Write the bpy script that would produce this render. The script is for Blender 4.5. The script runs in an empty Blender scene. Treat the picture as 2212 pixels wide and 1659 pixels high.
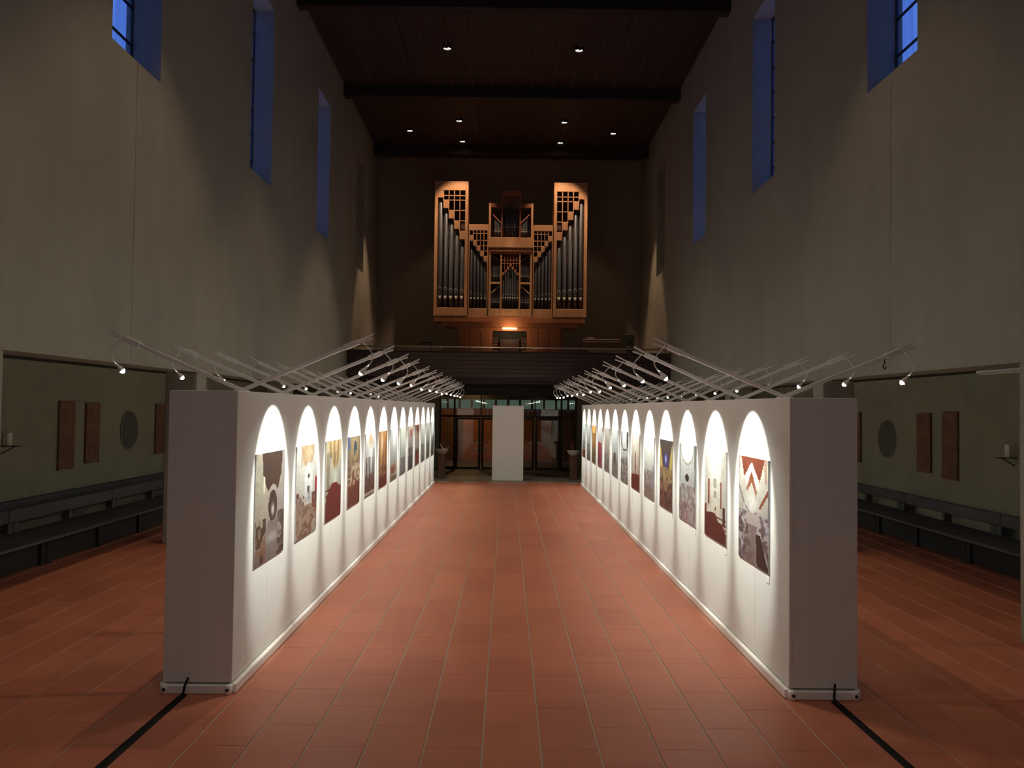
import bpy, math, random
import numpy as np
from mathutils import Vector, Matrix
random.seed(7)
rng = np.random.default_rng(7)
R = math.radians
S = bpy.context.scene
C = S.collection

# ------------------------------------------------------------------ camera
F = 1853.0
cam_d = bpy.data.cameras.new('camera'); cam = bpy.data.objects.new('camera', cam_d); C.objects.link(cam)
cam_d.sensor_width = 36; cam_d.lens = F / 2212 * 36; cam_d.clip_end = 200
cam.matrix_world = Matrix.Translation((-.066, 0, 2.4)) @ (
    Matrix.Rotation(R(-0.352), 4, 'Z') @ Matrix.Rotation(R(90 + 1.595), 4, 'X') @ Matrix.Rotation(R(0.7), 4, 'Z'))
S.camera = cam
# ------------------------------------------------------------------ world (blue dusk sky) and exposure
W = bpy.data.worlds.new('dusk'); S.world = W; W.use_nodes = True
bg = W.node_tree.nodes['Background']; bg.inputs[0].default_value = (0.085, 0.20, 0.70, 1); bg.inputs[1].default_value = 1.0
vs = S.view_settings
vs.view_transform = 'Standard'; vs.look = 'None'; vs.gamma = 1; vs.use_curve_mapping = False
vs.exposure = 0.0
E_SPOT, E_BULB = 230.0, 80.0        # exhibition lamps
E_DOWN_L, E_DOWN_R, E_ORGAN = 320.0, 65.0, 760.0   # ceiling downlights
E_FILL = 230.0
WARM = (1.0, 0.76, 0.50); AMBER = (1.0, .67, .42); COOL = (0.98, 1.0, 0.90)

# ------------------------------------------------------------------ materials
def nt(name):
    m = bpy.data.materials.new(name); m.use_nodes = True
    n = m.node_tree.nodes; b = n['Principled BSDF']
    return m, m.node_tree, b
def node(t, kind, **kw):
    n = t.nodes.new(kind)
    for k, v in kw.items(): setattr(n, k, v)
    return n
def mat(name, col, rough=0.6, metal=0.0, var=0.0, scale=(4, 4, 4), bump=0.0, bscale=60, spec=None, emit=None, es=0, detail=4):
    m, t, b = nt(name)
    b.inputs['Base Color'].default_value = (*col, 1); b.inputs['Roughness'].default_value = rough; b.inputs['Metallic'].default_value = metal
    if spec is not None: b.inputs['Specular IOR Level'].default_value = spec
    if emit: b.inputs['Emission Color'].default_value = (*emit, 1); b.inputs['Emission Strength'].default_value = es
    if var or bump:
        tc = node(t, 'ShaderNodeTexCoord')
    if var:
        mp = node(t, 'ShaderNodeMapping'); mp.inputs['Scale'].default_value = scale
        t.links.new(tc.outputs['Object'], mp.inputs[0])
        nz = node(t, 'ShaderNodeTexNoise'); nz.inputs['Scale'].default_value = 1; nz.inputs['Detail'].default_value = detail; nz.inputs['Roughness'].default_value = .65
        t.links.new(mp.outputs[0], nz.inputs['Vector'])
        mr = node(t, 'ShaderNodeMapRange'); mr.inputs[1].default_value = .25; mr.inputs[2].default_value = .75
        mr.inputs[3].default_value = 1 - var; mr.inputs[4].default_value = 1 + var
        t.links.new(nz.outputs[0], mr.inputs[0])
        mx = node(t, 'ShaderNodeVectorMath', operation='SCALE'); mx.inputs[0].default_value = col
        t.links.new(mr.outputs[0], mx.inputs['Scale']); t.links.new(mx.outputs[0], b.inputs['Base Color'])
    if bump:
        n2 = node(t, 'ShaderNodeTexNoise'); n2.inputs['Scale'].default_value = bscale; n2.inputs['Detail'].default_value = 5
        t.links.new(tc.outputs['Object'], n2.inputs['Vector'])
        bp = node(t, 'ShaderNodeBump'); bp.inputs['Strength'].default_value = bump; bp.inputs['Distance'].default_value = .02
        t.links.new(n2.outputs[0], bp.inputs['Height']); t.links.new(bp.outputs[0], b.inputs['Normal'])
    return m
def tile_mat():
    m, t, b = nt('terracotta_tile')
    g = node(t, 'ShaderNodeNewGeometry'); sx = node(t, 'ShaderNodeSeparateXYZ'); t.links.new(g.outputs['Position'], sx.inputs[0])
    def ma(op, a, bb):
        n = node(t, 'ShaderNodeMath', operation=op)
        for i, v in enumerate((a, bb)):
            if v is None: continue
            if isinstance(v, (int, float)): n.inputs[i].default_value = v
            else: t.links.new(v, n.inputs[i])
        return n.outputs[0]
    cx = ma('FLOOR', ma('DIVIDE', ma('ADD', sx.outputs[0], .206 + 41.2), .412), None)
    par = ma('MODULO', cx, 2)
    ry = ma('FLOOR', ma('ADD', ma('DIVIDE', ma('ADD', sx.outputs[1], 50), .822), ma('MULTIPLY', par, .5)), None)
    cb = node(t, 'ShaderNodeCombineXYZ'); t.links.new(cx, cb.inputs[0]); t.links.new(ry, cb.inputs[1])
    wn = node(t, 'ShaderNodeTexWhiteNoise', noise_dimensions='2D'); t.links.new(cb.outputs[0], wn.inputs['Vector'])
    nz = node(t, 'ShaderNodeTexNoise'); nz.inputs['Scale'].default_value = 2.2; nz.inputs['Detail'].default_value = 6
    t.links.new(g.outputs['Position'], nz.inputs['Vector'])
    f = ma('ADD', ma('MULTIPLY', wn.outputs[0], .38), ma('MULTIPLY', nz.outputs[0], .65))
    cr = node(t, 'ShaderNodeValToRGB'); e = cr.color_ramp.elements
    e[0].position = .15; e[0].color = (.36, .105, .060, 1); e[1].position = .9; e[1].color = (.50, .165, .092, 1)
    t.links.new(f, cr.inputs[0]); t.links.new(cr.outputs[0], b.inputs['Base Color'])
    rr = ma('ADD', ma('MULTIPLY', nz.outputs[0], .25), .36); t.links.new(rr, b.inputs['Roughness'])
    b.inputs['Specular IOR Level'].default_value = .35
    return m
def glass_mat(name, tint, gloss=.08, rough=.02, streak=0):
    m, t, b = nt(name); t.nodes.remove(b); o = t.nodes['Material Output']
    tr = node(t, 'ShaderNodeBsdfTransparent'); tr.inputs[0].default_value = (*tint, 1)
    gl = node(t, 'ShaderNodeBsdfGlossy'); gl.inputs['Roughness'].default_value = rough
    mx = node(t, 'ShaderNodeMixShader'); mx.inputs[0].default_value = gloss
    if streak:
        tc = node(t, 'ShaderNodeTexCoord'); mp = node(t, 'ShaderNodeMapping'); mp.inputs['Scale'].default_value = (5, 5, .35)
        t.links.new(tc.outputs['Object'], mp.inputs[0]); nz = node(t, 'ShaderNodeTexNoise'); nz.inputs['Scale'].default_value = 1.5
        t.links.new(mp.outputs[0], nz.inputs['Vector']); cr = node(t, 'ShaderNodeValToRGB')
        cr.color_ramp.elements[0].position = .3; cr.color_ramp.elements[0].color = (.80, .82, .9, 1)
        cr.color_ramp.elements[1].position = .62; cr.color_ramp.elements[1].color = (1, 1, 1, 1)
        t.links.new(nz.outputs[0], cr.inputs[0]); t.links.new(cr.outputs[0], tr.inputs[0])
    t.links.new(tr.outputs[0], mx.inputs[1]); t.links.new(gl.outputs[0], mx.inputs[2]); t.links.new(mx.outputs[0], o.inputs[0])
    return m
def print_mat():
    m, t, b = nt('photo_paper'); a = node(t, 'ShaderNodeVertexColor'); a.layer_name = 'print'
    t.links.new(a.outputs[0], b.inputs['Base Color']); b.inputs['Roughness'].default_value = .38; b.inputs['Specular IOR Level'].default_value = .3
    return m
M = dict(
    plaster=mat('nave_plaster', (.29, .265, .217), .9, var=.11, scale=(1.1, 1.1, .5), bump=.35, bscale=28, spec=.1, detail=8),
    backwall=mat('gallery_plaster', (.28, .24, .20), .9, var=.12, bump=.2, spec=.1),
    aisle=mat('aisle_plaster', (.32, .295, .205), .9, var=.10, scale=(1.5, 1.5, 1.5), bump=.3, bscale=40, spec=.1),
    grout=mat('grout', (.40, .31, .24), .9), tile=tile_mat(),
    stone=mat('grey_stone_floor', (.20, .18, .15), .6, var=.2, scale=(2, 2, 2)),
    ceil=mat('dark_ceiling_boards', (.040, .022, .015), .7, var=.35, scale=(9, .4, 1)),
    rib=mat('dark_ceiling_ribs', (.055, .030, .021), .7, var=.3, scale=(9, .4, 1)),
    beam=mat('black_brown_beam', (.022, .014, .011), .7, var=.2),
    black=mat('matte_black', (.012, .011, .010), .7),
    white=mat('white_panel_paint', (.765, .775, .745), .75, var=.02, bump=.04, bscale=200, spec=.15),
    skirt=mat('white_skirting', (.86, .84, .80), .4),
    metal_w=mat('white_metal', (.72, .70, .69), .42), wire=mat('white_cable', (.62, .60, .58), .5),
    bulb=mat('lamp_bulb', (1, 1, 1), .3, emit=COOL, es=E_BULB),
    down=mat('downlight_lens', (1, 1, 1), .3, emit=(1, .86, .66), es=14),
    strip=mat('console_lamp', (1, 1, 1), .3, emit=(1, .75, .35), es=4.5),
    oak=mat('golden_oak', (.50, .265, .135), .5, var=.2, scale=(3, 3, .8)),
    oakd=mat('red_brown_oak', (.36, .13, .055), .5, var=.2, scale=(3, 3, .8)),
    pipe=mat('tin_pipe', (.13, .14, .16), .5, metal=.6, var=.12, scale=(6, 6, .6)),
    lip=mat('bright_tin_lip', (.90, .87, .76), .35),
    bench=mat('dark_bench_wood', (.085, .075, .072), .55, var=.25, scale=(4, .8, 4)),
    balc=mat('dark_balcony_wood', (.040, .022, .020), .6, var=.3, scale=(.5, 4, 6)),
    rail=mat('polished_rail', (.75, .68, .60), .3, metal=.8), cream=mat('cream_bench_wood', (.80, .60, .38), .5, var=.1),
    frame=mat('dark_bronze_frame', (.016, .013, .009), .45, metal=.3),
    wframe=mat('window_frame_black', (.02, .02, .028), .6),
    glass=glass_mat('door_glass', (.85, .86, .80), .045),
    wglass=glass_mat('blue_window_glass', (1, 1, 1), .03, .2, 1),
    tealglass=glass_mat('teal_glass', (.95, .76, .37), .03),
    rust=mat('rust_brown_relief', (.185, .085, .040), .8, var=.4, scale=(5, 5, 5), bump=.5, bscale=18),
    disc=mat('grey_green_disc', (.10, .095, .075), .8, var=.15),
    vwall=mat('vestibule_boards', (.16, .075, .04), .6, var=.25, scale=(6, 6, .6)),
    chrome=mat('chrome', (.9, .9, .88), .25, metal=.35),  # lamp reflections put into a pale, barely metallic colour
    tape=mat('black_tape', (.010, .009, .009), .7, spec=.1),
    wax=mat('candle_wax', (.82, .78, .66), .5),
    fontstone=mat('pale_font_bowl', (.62, .58, .52), .6, var=.08), fontpost=mat('font_pedestal', (.13, .06, .035), .7, var=.2),
    paper=mat('paper', (.85, .83, .78), .7), mat_y=mat('ochre_mat', (.55, .42, .13), .9, var=.1),
    key=mat('ivory_keys', (.75, .70, .6), .4), cab=mat('dark_red_cabinet', (.06, .022, .018), .5, var=.2),
    cond=mat('grey_cloth', (.25, .23, .22), .8), print=print_mat(),
)

# ------------------------------------------------------------------ mesh helpers
class MB:
    def __init__(s): s.v = []; s.f = []
    def quad(s, *p):
        i = len(s.v); s.v += [tuple(q) for q in p]; s.f.append(tuple(range(i, i + len(p)))); return s
    def box(s, x0, x1, y0, y1, z0, z1, c=0.0):
        """box with optional chamfer c on all edges (via inset rings along z)"""
        if x0 > x1: x0, x1 = x1, x0
        if y0 > y1: y0, y1 = y1, y0
        i = len(s.v)
        if c <= 0:
            s.v += [(x, y, z) for z in (z0, z1) for x, y in ((x0, y0), (x1, y0), (x1, y1), (x0, y1))]
            s.f += [tuple(i + k for k in q) for q in ((3, 2, 1, 0), (4, 5, 6, 7), (0, 1, 5, 4), (1, 2, 6, 5), (2, 3, 7, 6), (3, 0, 4, 7))]
            return s
        def ring(z, d):
            return [(x0 + c, y0 + d, z), (x1 - c, y0 + d, z), (x1 - d, y0 + c, z), (x1 - d, y1 - c, z),
                    (x1 - c, y1 - d, z), (x0 + c, y1 - d, z), (x0 + d, y1 - c, z), (x0 + d, y0 + c, z)]
        rs = [ring(z0, c), ring(z0 + c, 0), ring(z1 - c, 0), ring(z1, c)]
        for r in rs: s.v += r
        s.f.append(tuple(i + k for k in range(7, -1, -1))); s.f.append(tuple(i + 24 + k for k in range(8)))
        for a in range(3):
            for k in range(8):
                s.f.append((i + a * 8 + k, i + a * 8 + (k + 1) % 8, i + a * 8 + 8 + (k + 1) % 8, i + a * 8 + 8 + k))
        return s
    def lathe(s, prof, cx=0, cy=0, n=16, cap=True, M4=None):
        i = len(s.v); m = len(prof)
        for r, z in prof:
            for k in range(n):
                a = 2 * math.pi * k / n; p = Vector((cx + r * math.cos(a), cy + r * math.sin(a), z))
                if M4: p = M4 @ p
                s.v.append(tuple(p))
        for a in range(m - 1):
            for k in range(n):
                s.f.append((i + a * n + k, i + a * n + (k + 1) % n, i + (a + 1) * n + (k + 1) % n, i + (a + 1) * n + k))
        if cap:
            s.f.append(tuple(i + k for k in range(n - 1, -1, -1))); s.f.append(tuple(i + (m - 1) * n + k for k in range(n)))
        return s
    def tube(s, pts, r, n=6):
        pts = [Vector(p) for p in pts]; i = len(s.v); up = Vector((0, 1, 0.001))
        for q, p in enumerate(pts):
            d = (pts[min(q + 1, len(pts) - 1)] - pts[max(q - 1, 0)]).normalized()
            a = d.cross(up)
            if a.length < .05: a = d.cross(Vector((1, 0, 0)))
            a.normalize(); b = d.cross(a)
            for k in range(n):
                t = 2 * math.pi * k / n; s.v.append(tuple(p + a * r * math.cos(t) + b * r * math.sin(t)))
        for q in range(len(pts) - 1):
            for k in range(n):
                s.f.append((i + q * n + k, i + q * n + (k + 1) % n, i + (q + 1) * n + (k + 1) % n, i + (q + 1) * n + k))
        s.f.append(tuple(i + k for k in range(n - 1, -1, -1))); s.f.append(tuple(i + (len(pts) - 1) * n + k for k in range(n)))
        return s
    def beamlike(s, p0, p1, w, h):
        """bar from p0 to p1; w horizontal, h across"""
        p0, p1 = Vector(p0), Vector(p1); d = (p1 - p0).normalized()
        a = d.cross(Vector((0, 0, 1)))
        if a.length < .01: a = Vector((1, 0, 0))
        a.normalize(); b = a.cross(d); i = len(s.v)
        for p in (p0, p1):
            for sa, sb in ((-1, -1), (1, -1), (1, 1), (-1, 1)): s.v.append(tuple(p + a * sa * w / 2 + b * sb * h / 2))
        s.f += [tuple(i + k for k in q) for q in ((3, 2, 1, 0), (4, 5, 6, 7), (0, 1, 5, 4), (1, 2, 6, 5), (2, 3, 7, 6), (3, 0, 4, 7))]
        return s
    def grid(s, axis, a0, a1, us, vs_, solid):
        """slab perpendicular to axis ('x' or 'y'); cells (i,j) of us x vs_ present where solid(i,j); closed outline, no inner faces"""
        nu, nv = len(us) - 1, len(vs_) - 1; ok = lambda i, j: 0 <= i < nu and 0 <= j < nv and solid(i, j)
        P = (lambda a, u, v: (a, u, v)) if axis == 'x' else (lambda a, u, v: (u, a, v))
        for i in range(nu):
            for j in range(nv):
                if not ok(i, j): continue
                u0, u1, v0, v1 = us[i], us[i + 1], vs_[j], vs_[j + 1]
                for a in (a0, a1): s.quad(P(a, u0, v0), P(a, u1, v0), P(a, u1, v1), P(a, u0, v1))
                if not ok(i - 1, j): s.quad(P(a0, u0, v0), P(a1, u0, v0), P(a1, u0, v1), P(a0, u0, v1))
                if not ok(i + 1, j): s.quad(P(a0, u1, v0), P(a1, u1, v0), P(a1, u1, v1), P(a0, u1, v1))
                if not ok(i, j - 1): s.quad(P(a0, u0, v0), P(a1, u0, v0), P(a1, u1, v0), P(a0, u1, v0))
                if not ok(i, j + 1): s.quad(P(a0, u0, v1), P(a1, u0, v1), P(a1, u1, v1), P(a0, u1, v1))
        return s
    def mesh(s, name, material, fix=True):
        me = bpy.data.meshes.new(name); me.from_pydata(s.v, [], s.f); me.materials.append(M[material] if isinstance(material, str) else material)
        if fix:
            import bmesh
            b = bmesh.new(); b.from_mesh(me); bmesh.ops.remove_doubles(b, verts=b.verts, dist=1e-5)
            bmesh.ops.recalc_face_normals(b, faces=b.faces); b.to_mesh(me); b.free()
        return me
    def build(s, name, material, parent=None, smooth=False, fix=True):
        me = s.mesh(name, material, fix)
        if smooth:
            for p in me.polygons: p.use_smooth = True
        return link(name, me, parent)
def link(name, data, parent=None, loc=None):
    o = bpy.data.objects.new(name, data); C.objects.link(o)
    if parent: o.parent = parent
    if loc: o.location = loc
    return o
def empty(name, loc=(0, 0, 0), rz=0):
    o = bpy.data.objects.new(name, None); C.objects.link(o); o.location = loc; o.rotation_euler.z = rz; o.empty_display_size = .2; return o
def tag(o, label, cat, group=None):
    o['label'] = label; o['category'] = cat
    if group: o['group'] = group
    return o
def structure(o, label=None, cat=None):
    o['kind'] = 'structure'
    if label: o['label'] = label
    if cat: o['category'] = cat
    return o
def copy_tree(o, parent=None):
    c = o.copy(); C.objects.link(c); c.parent = parent
    for ch in o.children: copy_tree(ch, c)
    return c
def box(name, m, parent, *a, c=0): return MB().box(*a, c=c).build(name, m, parent)

# ------------------------------------------------------------------ dimensions
XW, XO = 5.39, 5.93          # nave wall inner and outer face
XA = 8.1                     # outer aisle wall
ZL, ZA, ZC = 2.95, 3.10, 12.72
PIT = 6.15
PIERS = [15.01 + PIT * k for k in range(-3, 4)]       # pillar centres
BAYS = [12.15 + PIT * k for k in range(-2, 4)]        # window / joint centres, last one in the gallery
Y0, Y1 = -5.0, 35.2
WZ0, WZ1, WH = 7.27, 11.25, .80                       # windows

# ------------------------------------------------------------------ floor
floor = box('floor', 'grout', None, -XA, XA, Y0, 28.0, -.2, -.006); structure(floor, 'terracotta tiled church floor with pale longitudinal joints', 'floor')
TW, TL = .412, .822
def tile_mb(x, y, b):
    hx, hy = TW / 2 - .0075, TL / 2 - .0012; i = len(b.v)
    b.v += [(x + sx * hx, y + sy * hy, -.006) for sx, sy in ((-1, -1), (1, -1), (1, 1), (-1, 1))]
    b.v += [(x + sx * (hx - .002), y + sy * (hy - .001), 0) for sx, sy in ((-1, -1), (1, -1), (1, 1), (-1, 1))]
    b.f += [(i + 4, i + 5, i + 6, i + 7)] + [(i + k, i + (k + 1) % 4, i + 4 + (k + 1) % 4, i + 4 + k) for k in range(4)]
tiles = []
for c in range(-19, 20):
    x = -.206 + TW * (c + .5)
    if abs(x) + TW / 2 > XA: continue
    off = 6.12 if (c % 2) else 6.53
    for r in range(-13, 27):
        y = off + TL * (r + .5)
        if y + TL / 2 > 28.0 or y < Y0 + .5: continue
        ax = abs(x); vis = y > 5.4 and ax < .60 * y + .1 and not (2.2 < ax < 3.0 and y > 7.4) and (ax < 2.35 or y < 7.2 or ax / y > .41)
        tiles.append((0 if vis else 1, y * y + x * x, x, y))
tiles.sort()
tm = MB(); tile_mb(0, 0, tm); tile_me = tm.mesh('floor_tile', 'tile', fix=False)
for _, _, x, y in tiles[:298]: link('floor_tile', tile_me, floor, (x, y, 0))
rest = MB()
for _, _, x, y in tiles[298:]: tile_mb(x, y, rest)
o = rest.build('floor_tiles', 'tile', floor, fix=False); o['kind'] = 'stuff'
st = empty('floor_entrance', (0, 0, 0)); structure(st, 'grey stone slab floor in front of the glass doors', 'floor')
for i in range(-8, 8):
    for j in range(5):
        box('stone_slab', 'stone', st, i * 1.01 + .004, (i + 1) * 1.01 - .004, 28.004 + j * 1.05, 28.004 + (j + 1) * 1.05 - .008, -.2, -.002)
vf = box('floor_vestibule', 'stone', None, -XW, XW, 33.26, 38.4, -.2, -.004); structure(vf, 'dark stone floor of the vestibule behind the doors', 'floor')
MB().box(-2.0, -1.1, 33.5, 34.4, -.003, .012, c=.004)

# ------------------------------------------------------------------ nave walls: panels between joints, pillars, windows
wn = 0
for sgn, side in ((-1, 'left'), (1, 'right')):
    wall = empty('wall_' + side, (sgn * XW, 12, 0))
    structure(wall, 'tall rough plaster nave wall with narrow blue windows, ' + ('facing the disc plaque aisle with set-forward benches' if sgn < 0 else 'above the aisle with benches against the wall'), 'wall')
    inv = Matrix.Translation((-sgn * XW, -12, 0))
    edges = [Y0] + BAYS + [Y1]
    for k in range(len(edges) - 1):
        a, b = edges[k], edges[k + 1]
        us = [a] + ([a + WH] if k > 0 else []) + ([b - WH] if k < len(edges) - 2 else []) + [b]
        wincols = ([0] if k > 0 else []) + ([len(us) - 2] if k < len(edges) - 2 else [])
        us[0] += .006; us[-1] -= .006
        o = MB().grid('x', sgn * XW, sgn * XO, us, [ZL, WZ0, WZ1, ZC], lambda i, j: not (j == 1 and i in wincols)).build('wall_panel', 'plaster', wall)
        o.matrix_parent_inverse = inv
    for yb in BAYS:                                   # joint backing strips
        for z0, z1 in ((ZL + .01, WZ0 - .01), (WZ1 + .01, ZC)):
            o = box('joint_strip', 'plaster', wall, sgn * (XW + .012), sgn * (XO - .02), yb - .0065, yb + .0065, z0, z1); o.matrix_parent_inverse = inv
    for yp in PIERS:
        o = box('pillar', 'plaster', wall, sgn * XW, sgn * XO, yp - .24, yp + .24, -.003, ZL, c=.015); o.matrix_parent_inverse = inv
    for q, yb in enumerate(BAYS):
        wn += 1
        xg = sgn * 5.84
        w = empty('window_%d' % wn, (xg, yb, WZ0))
        if q == len(BAYS) - 1:
            structure(w, 'blind window niche beside the organ gallery', 'window'); w['group'] = 'blind niches by the organ'
            o = box('niche_back', 'backwall', w, sgn * .0, sgn * .09, -WH, WH, 0, WZ1 - WZ0)
            continue
        structure(w, 'narrow tall blue-lit window with dark glazing bars in the plaster wall', 'window'); w['group'] = 'tall nave windows'
        H = WZ1 - WZ0
        fr = MB(); fr.box(-.014, .014, -WH, -WH + .025, 0, H); fr.box(-.014, .014, WH - .025, WH, 0, H); fr.box(-.014, .014, -WH + .025, WH - .025, 0, .06); fr.box(-.014, .014, -WH + .025, WH - .025, H - .05, H)
        fr.build('window_frame', 'wframe', w)
        box('mullion', 'wframe', w, -.014, .014, -.025, .025, .06, H - .05)
        for r in range(1, 7):
            z = H * r / 7
            for a, b in ((-WH + .025, -.025), (.025, WH - .025)): box('glazing_bar', 'wframe', w, -.012, .012, a, b, z - .018, z + .018)
        for r in range(7):
            z0 = H * r / 7 + (.06 if r == 0 else .018); z1 = H * (r + 1) / 7 - (.05 if r == 6 else .018)
            for a, b in ((-WH + .025, -.025), (.025, WH - .025)): box('pane', 'wglass', w, -.003, .003, a, b, z0, z1)
    # aisle: ceiling, outer wall
    aw = box('wall_%s_aisle' % side, 'aisle', None, sgn * XA, sgn * (XA + .4), Y0, Y1, -.2, ZA + .3)
    structure(aw, 'pale plaster outer wall of the aisle ' + ('with the off-wall benches' if sgn < 0 else 'with benches set against it'), 'wall')
    ac = box('ceiling_%s_aisle' % side, 'beam', None, sgn * XO, sgn * XA, Y0, Y1, ZA, ZA + .3); structure(ac, 'low black-brown aisle ceiling over the ' + ('set-forward benches' if sgn < 0 else 'wall benches'), 'ceiling')
    for e, (ya, yb) in enumerate(((Y0 - .3, Y0), (33.0, 33.3))):
        o = box('wall_%s_aisle_end' % side, 'aisle', None, sgn * (XW if e else XO), sgn * XA, ya, yb, -.2, ZA); structure(o, 'short plaster end wall closing the aisle ' + ('beside the entrance doors' if e else 'by the altar'), 'wall')
wb = box('wall_back', 'backwall', None, -XO, XO, Y1, Y1 + .4, 3.4, ZC + .4); structure(wb, 'dark plaster end wall behind the organ', 'wall')
wf = box('wall_front', 'plaster', None, -XO, XO, Y0 - .4, Y0, -.2, ZC + .4); structure(wf, 'plaster altar end wall of the nave', 'wall')

# ------------------------------------------------------------------ ceiling, ribs, beams
ce = box('ceiling', 'ceil', None, -XO, XO, Y0, Y1, ZC, ZC + .4); structure(ce, 'dark brown boarded nave ceiling with ribs and cross beams', 'ceiling')
BE = [yp for yp in PIERS] 
segs = [Y0] + BE + [Y1]
for k in range(len(segs) - 1):
    a = segs[k] + (.16 if k else 0); b = segs[k + 1] - (.16 if k < len(segs) - 2 else 0)
    if b - a < .3: continue
    me = MB().box(-.04, .04, 0, b - a, -.075, 0).mesh('rib', 'rib')
    for i in range(-8, 9): link('rib', me, ce, (i * .635, a, ZC))
    me2 = MB().box(-.297, .297, 0, b - a, -.02, 0).mesh('board', 'ceil')
    for i in range(-8, 8): link('board', me2, ce, ((i + .5) * .635, a, ZC))
for yb in BE: box('beam', 'beam', ce, -XW, XW, yb - .16, yb + .16, ZC - .42, ZC, c=.02)

# ------------------------------------------------------------------ downlights (with the real lamps in them)
def spot(name, energy, color, size, blend, radius, parent, loc, rot=None):
    d = bpy.data.lights.new(name, 'SPOT'); d.energy = energy; d.color = color; d.spot_size = R(size); d.spot_blend = blend; d.shadow_soft_size = radius
    o = bpy.data.objects.new(name, d); C.objects.link(o); o.parent = parent; o.location = loc
    if rot is not None: o.rotation_euler = rot
    return o
def downlight(x, y, e, label, group, size=67, rot=(0, 0, 0), col=None):
    t = empty('ceiling_downlight', (x, y, ZC - .02)); tag(t, label, 'downlight', group)
    MB().lathe([(.115, 0), (.135, 0), (.135, -.10), (.115, -.10), (.115, -.02)], n=20, cap=False).build('ring', 'black', t, True)
    MB().lathe([(.002, -.05), (.06, -.053), (.11, -.06), (.11, -.045), (.002, -.04)], n=20, cap=False).build('lens', 'down', t, True)
    spot('lamp_light', e, col or WARM, size, .38, .05, t, (0, 0, -.12), rot)
for y in (-.4, 5.75, 11.9, 18.05, 24.2):
    for s, e in ((-1, E_DOWN_L), (1, E_DOWN_R)):
        downlight(s * 1.88, y, (12 if y < 0 else {5.75: (300, 150), 11.9: (560, 290)}[y][s > 0] if y < 13 else e * .9 if y < 20 else e * 2.2), 'round recessed downlight in the ceiling bay in front of the organ' if y > 24 else 'round recessed downlight in the boarded ceiling above the exhibition walkway', 'downlights of the bay before the organ' if y > 24 else 'downlights over the exhibition', 78 if y < 13 else 67)
for s in (-1, 1):
    downlight(s * 1.88, 30.39, E_ORGAN, 'warm round downlight in the ceiling just in front of the organ gallery pipes', 'downlights lighting the organ', 58, (R(17), 0, 0), AMBER)
    downlight(s * 1.885, 32.75, E_ORGAN * .12, 'warm round downlight in the ceiling closest above the organ towers', 'downlights above the organ towers', 80, (0, 0, 0), AMBER)
    downlight(s * 3.77, 31.55, E_ORGAN * 1.9, 'warm round downlight in the ceiling between organ tower and side wall', 'downlights beside the organ', 46, (0, 0, 0), AMBER)

# added fill lamps, unseen behind the camera, to brighten the partition ends
for s in (-1, 1):
    t = empty('added_fill_spot', (s * 3.2, Y0, 8.6)); tag(t, 'added fill spotlight, unseen on the altar end wall of the nave', 'spotlight', 'added fill lights on the altar wall')
    MB().box(-.06, .06, 0, .03, -.08, .08, c=.008).build('wall_plate', 'metal_w', t)
    MB().tube([(0, .03, 0), (0, .16, 0)], .018, 8).build('bracket', 'metal_w', t, True)
    dv = Vector((-s * 1.0, 10.5, -7.2)).normalized(); rt = Matrix.Translation((0, .24, -.04)) @ dv.to_track_quat('Z', 'Y').to_matrix().to_4x4()
    hd = MB().lathe([(.02, -.14), (.07, -.13), (.08, .10), (.072, .10), (.066, .02)], n=18, cap=False, M4=rt).build('head', 'metal_w', t, True)
    MB().lathe([(.002, .03), (.064, .03), (.064, .036), (.002, .036)], n=18, cap=False, M4=rt).build('lens', 'down', hd, True)
    spot('added_fill_light', E_FILL, (1.0, .92, .88), 48, .7, .05, t, rt @ Vector((0, 0, .12)), (-dv).to_track_quat('Z', 'Y').to_euler())

# ------------------------------------------------------------------ exhibition partitions
PY0, PY1, PX0, PX1, PH = 7.21, 27.03, 2.32, 2.89, 2.515
def partition(s, label):
    t = empty('exhibition_partition', (s * 2.605, PY0, 0)); tag(t, label, 'partition', 'long white exhibition partitions')
    me = MB().box(-.285, .285, .0008, .9902, .09, PH, c=.003).mesh('wall_panel', 'white')
    for k in range(20): link('wall_panel', me, t, (0, k * .991, 0))
    pl = MB().box(-.255, .255, .03, 19.79, .0, .0899).build('plinth', 'white', t)
    for q in (-1, 1):
        me2 = MB().box(q * .256, q * .318, 0.0, 1.980, 0, .08, c=.008).mesh('skirting', 'skirt')
        for k in range(10): link('skirting', me2, t, (0, k * 1.982 + .001, 0))
    for y, q in ((0, -1), (19.82, 1)):
        MB().box(-.24, .24, y - (.03 if q < 0 else -.03), y + (.002 if q < 0 else -.002), 0, .075, c=.008).build('end_skirting', 'skirt', t)
        for x in (-.262, .262):
            f = MB().lathe([(.030, 0), (.034, .004), (.034, .07), (.026, .078)], x, y - .0 + q * .012, n=14).build('foot', 'skirt', t, True)
            MB().lathe([(.013, 0), (.013, .012)], n=10, M4=Matrix.Translation((x, y + q * .050, .042)) @ Matrix.Rotation(R(90 if q < 0 else -90), 4, 'X') @ Matrix.Translation((0, 0, -.008))).build('knob', 'black', f)
        for x in (-.27, .27): MB().box(x - .015, x + .015, y + q * .004, y + q * .0003, .09, PH, c=.0015).build('corner_profile', 'white', t)
    return t
part_L = partition(-1, 'long white partition whose end print shows a dark brown barrel-vaulted nave')
part_R = partition(1, 'long white partition whose end print shows a terracotta chevron church ceiling')
fs = empty('exhibition_panel', (-.004, 28.38, 0)); tag(fs, 'single tall white free-standing panel in front of the glass doors', 'panel')
MB().box(-.515, .515, 0, .09, .0, 2.47, c=.004).build('board', 'white', fs)
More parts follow.
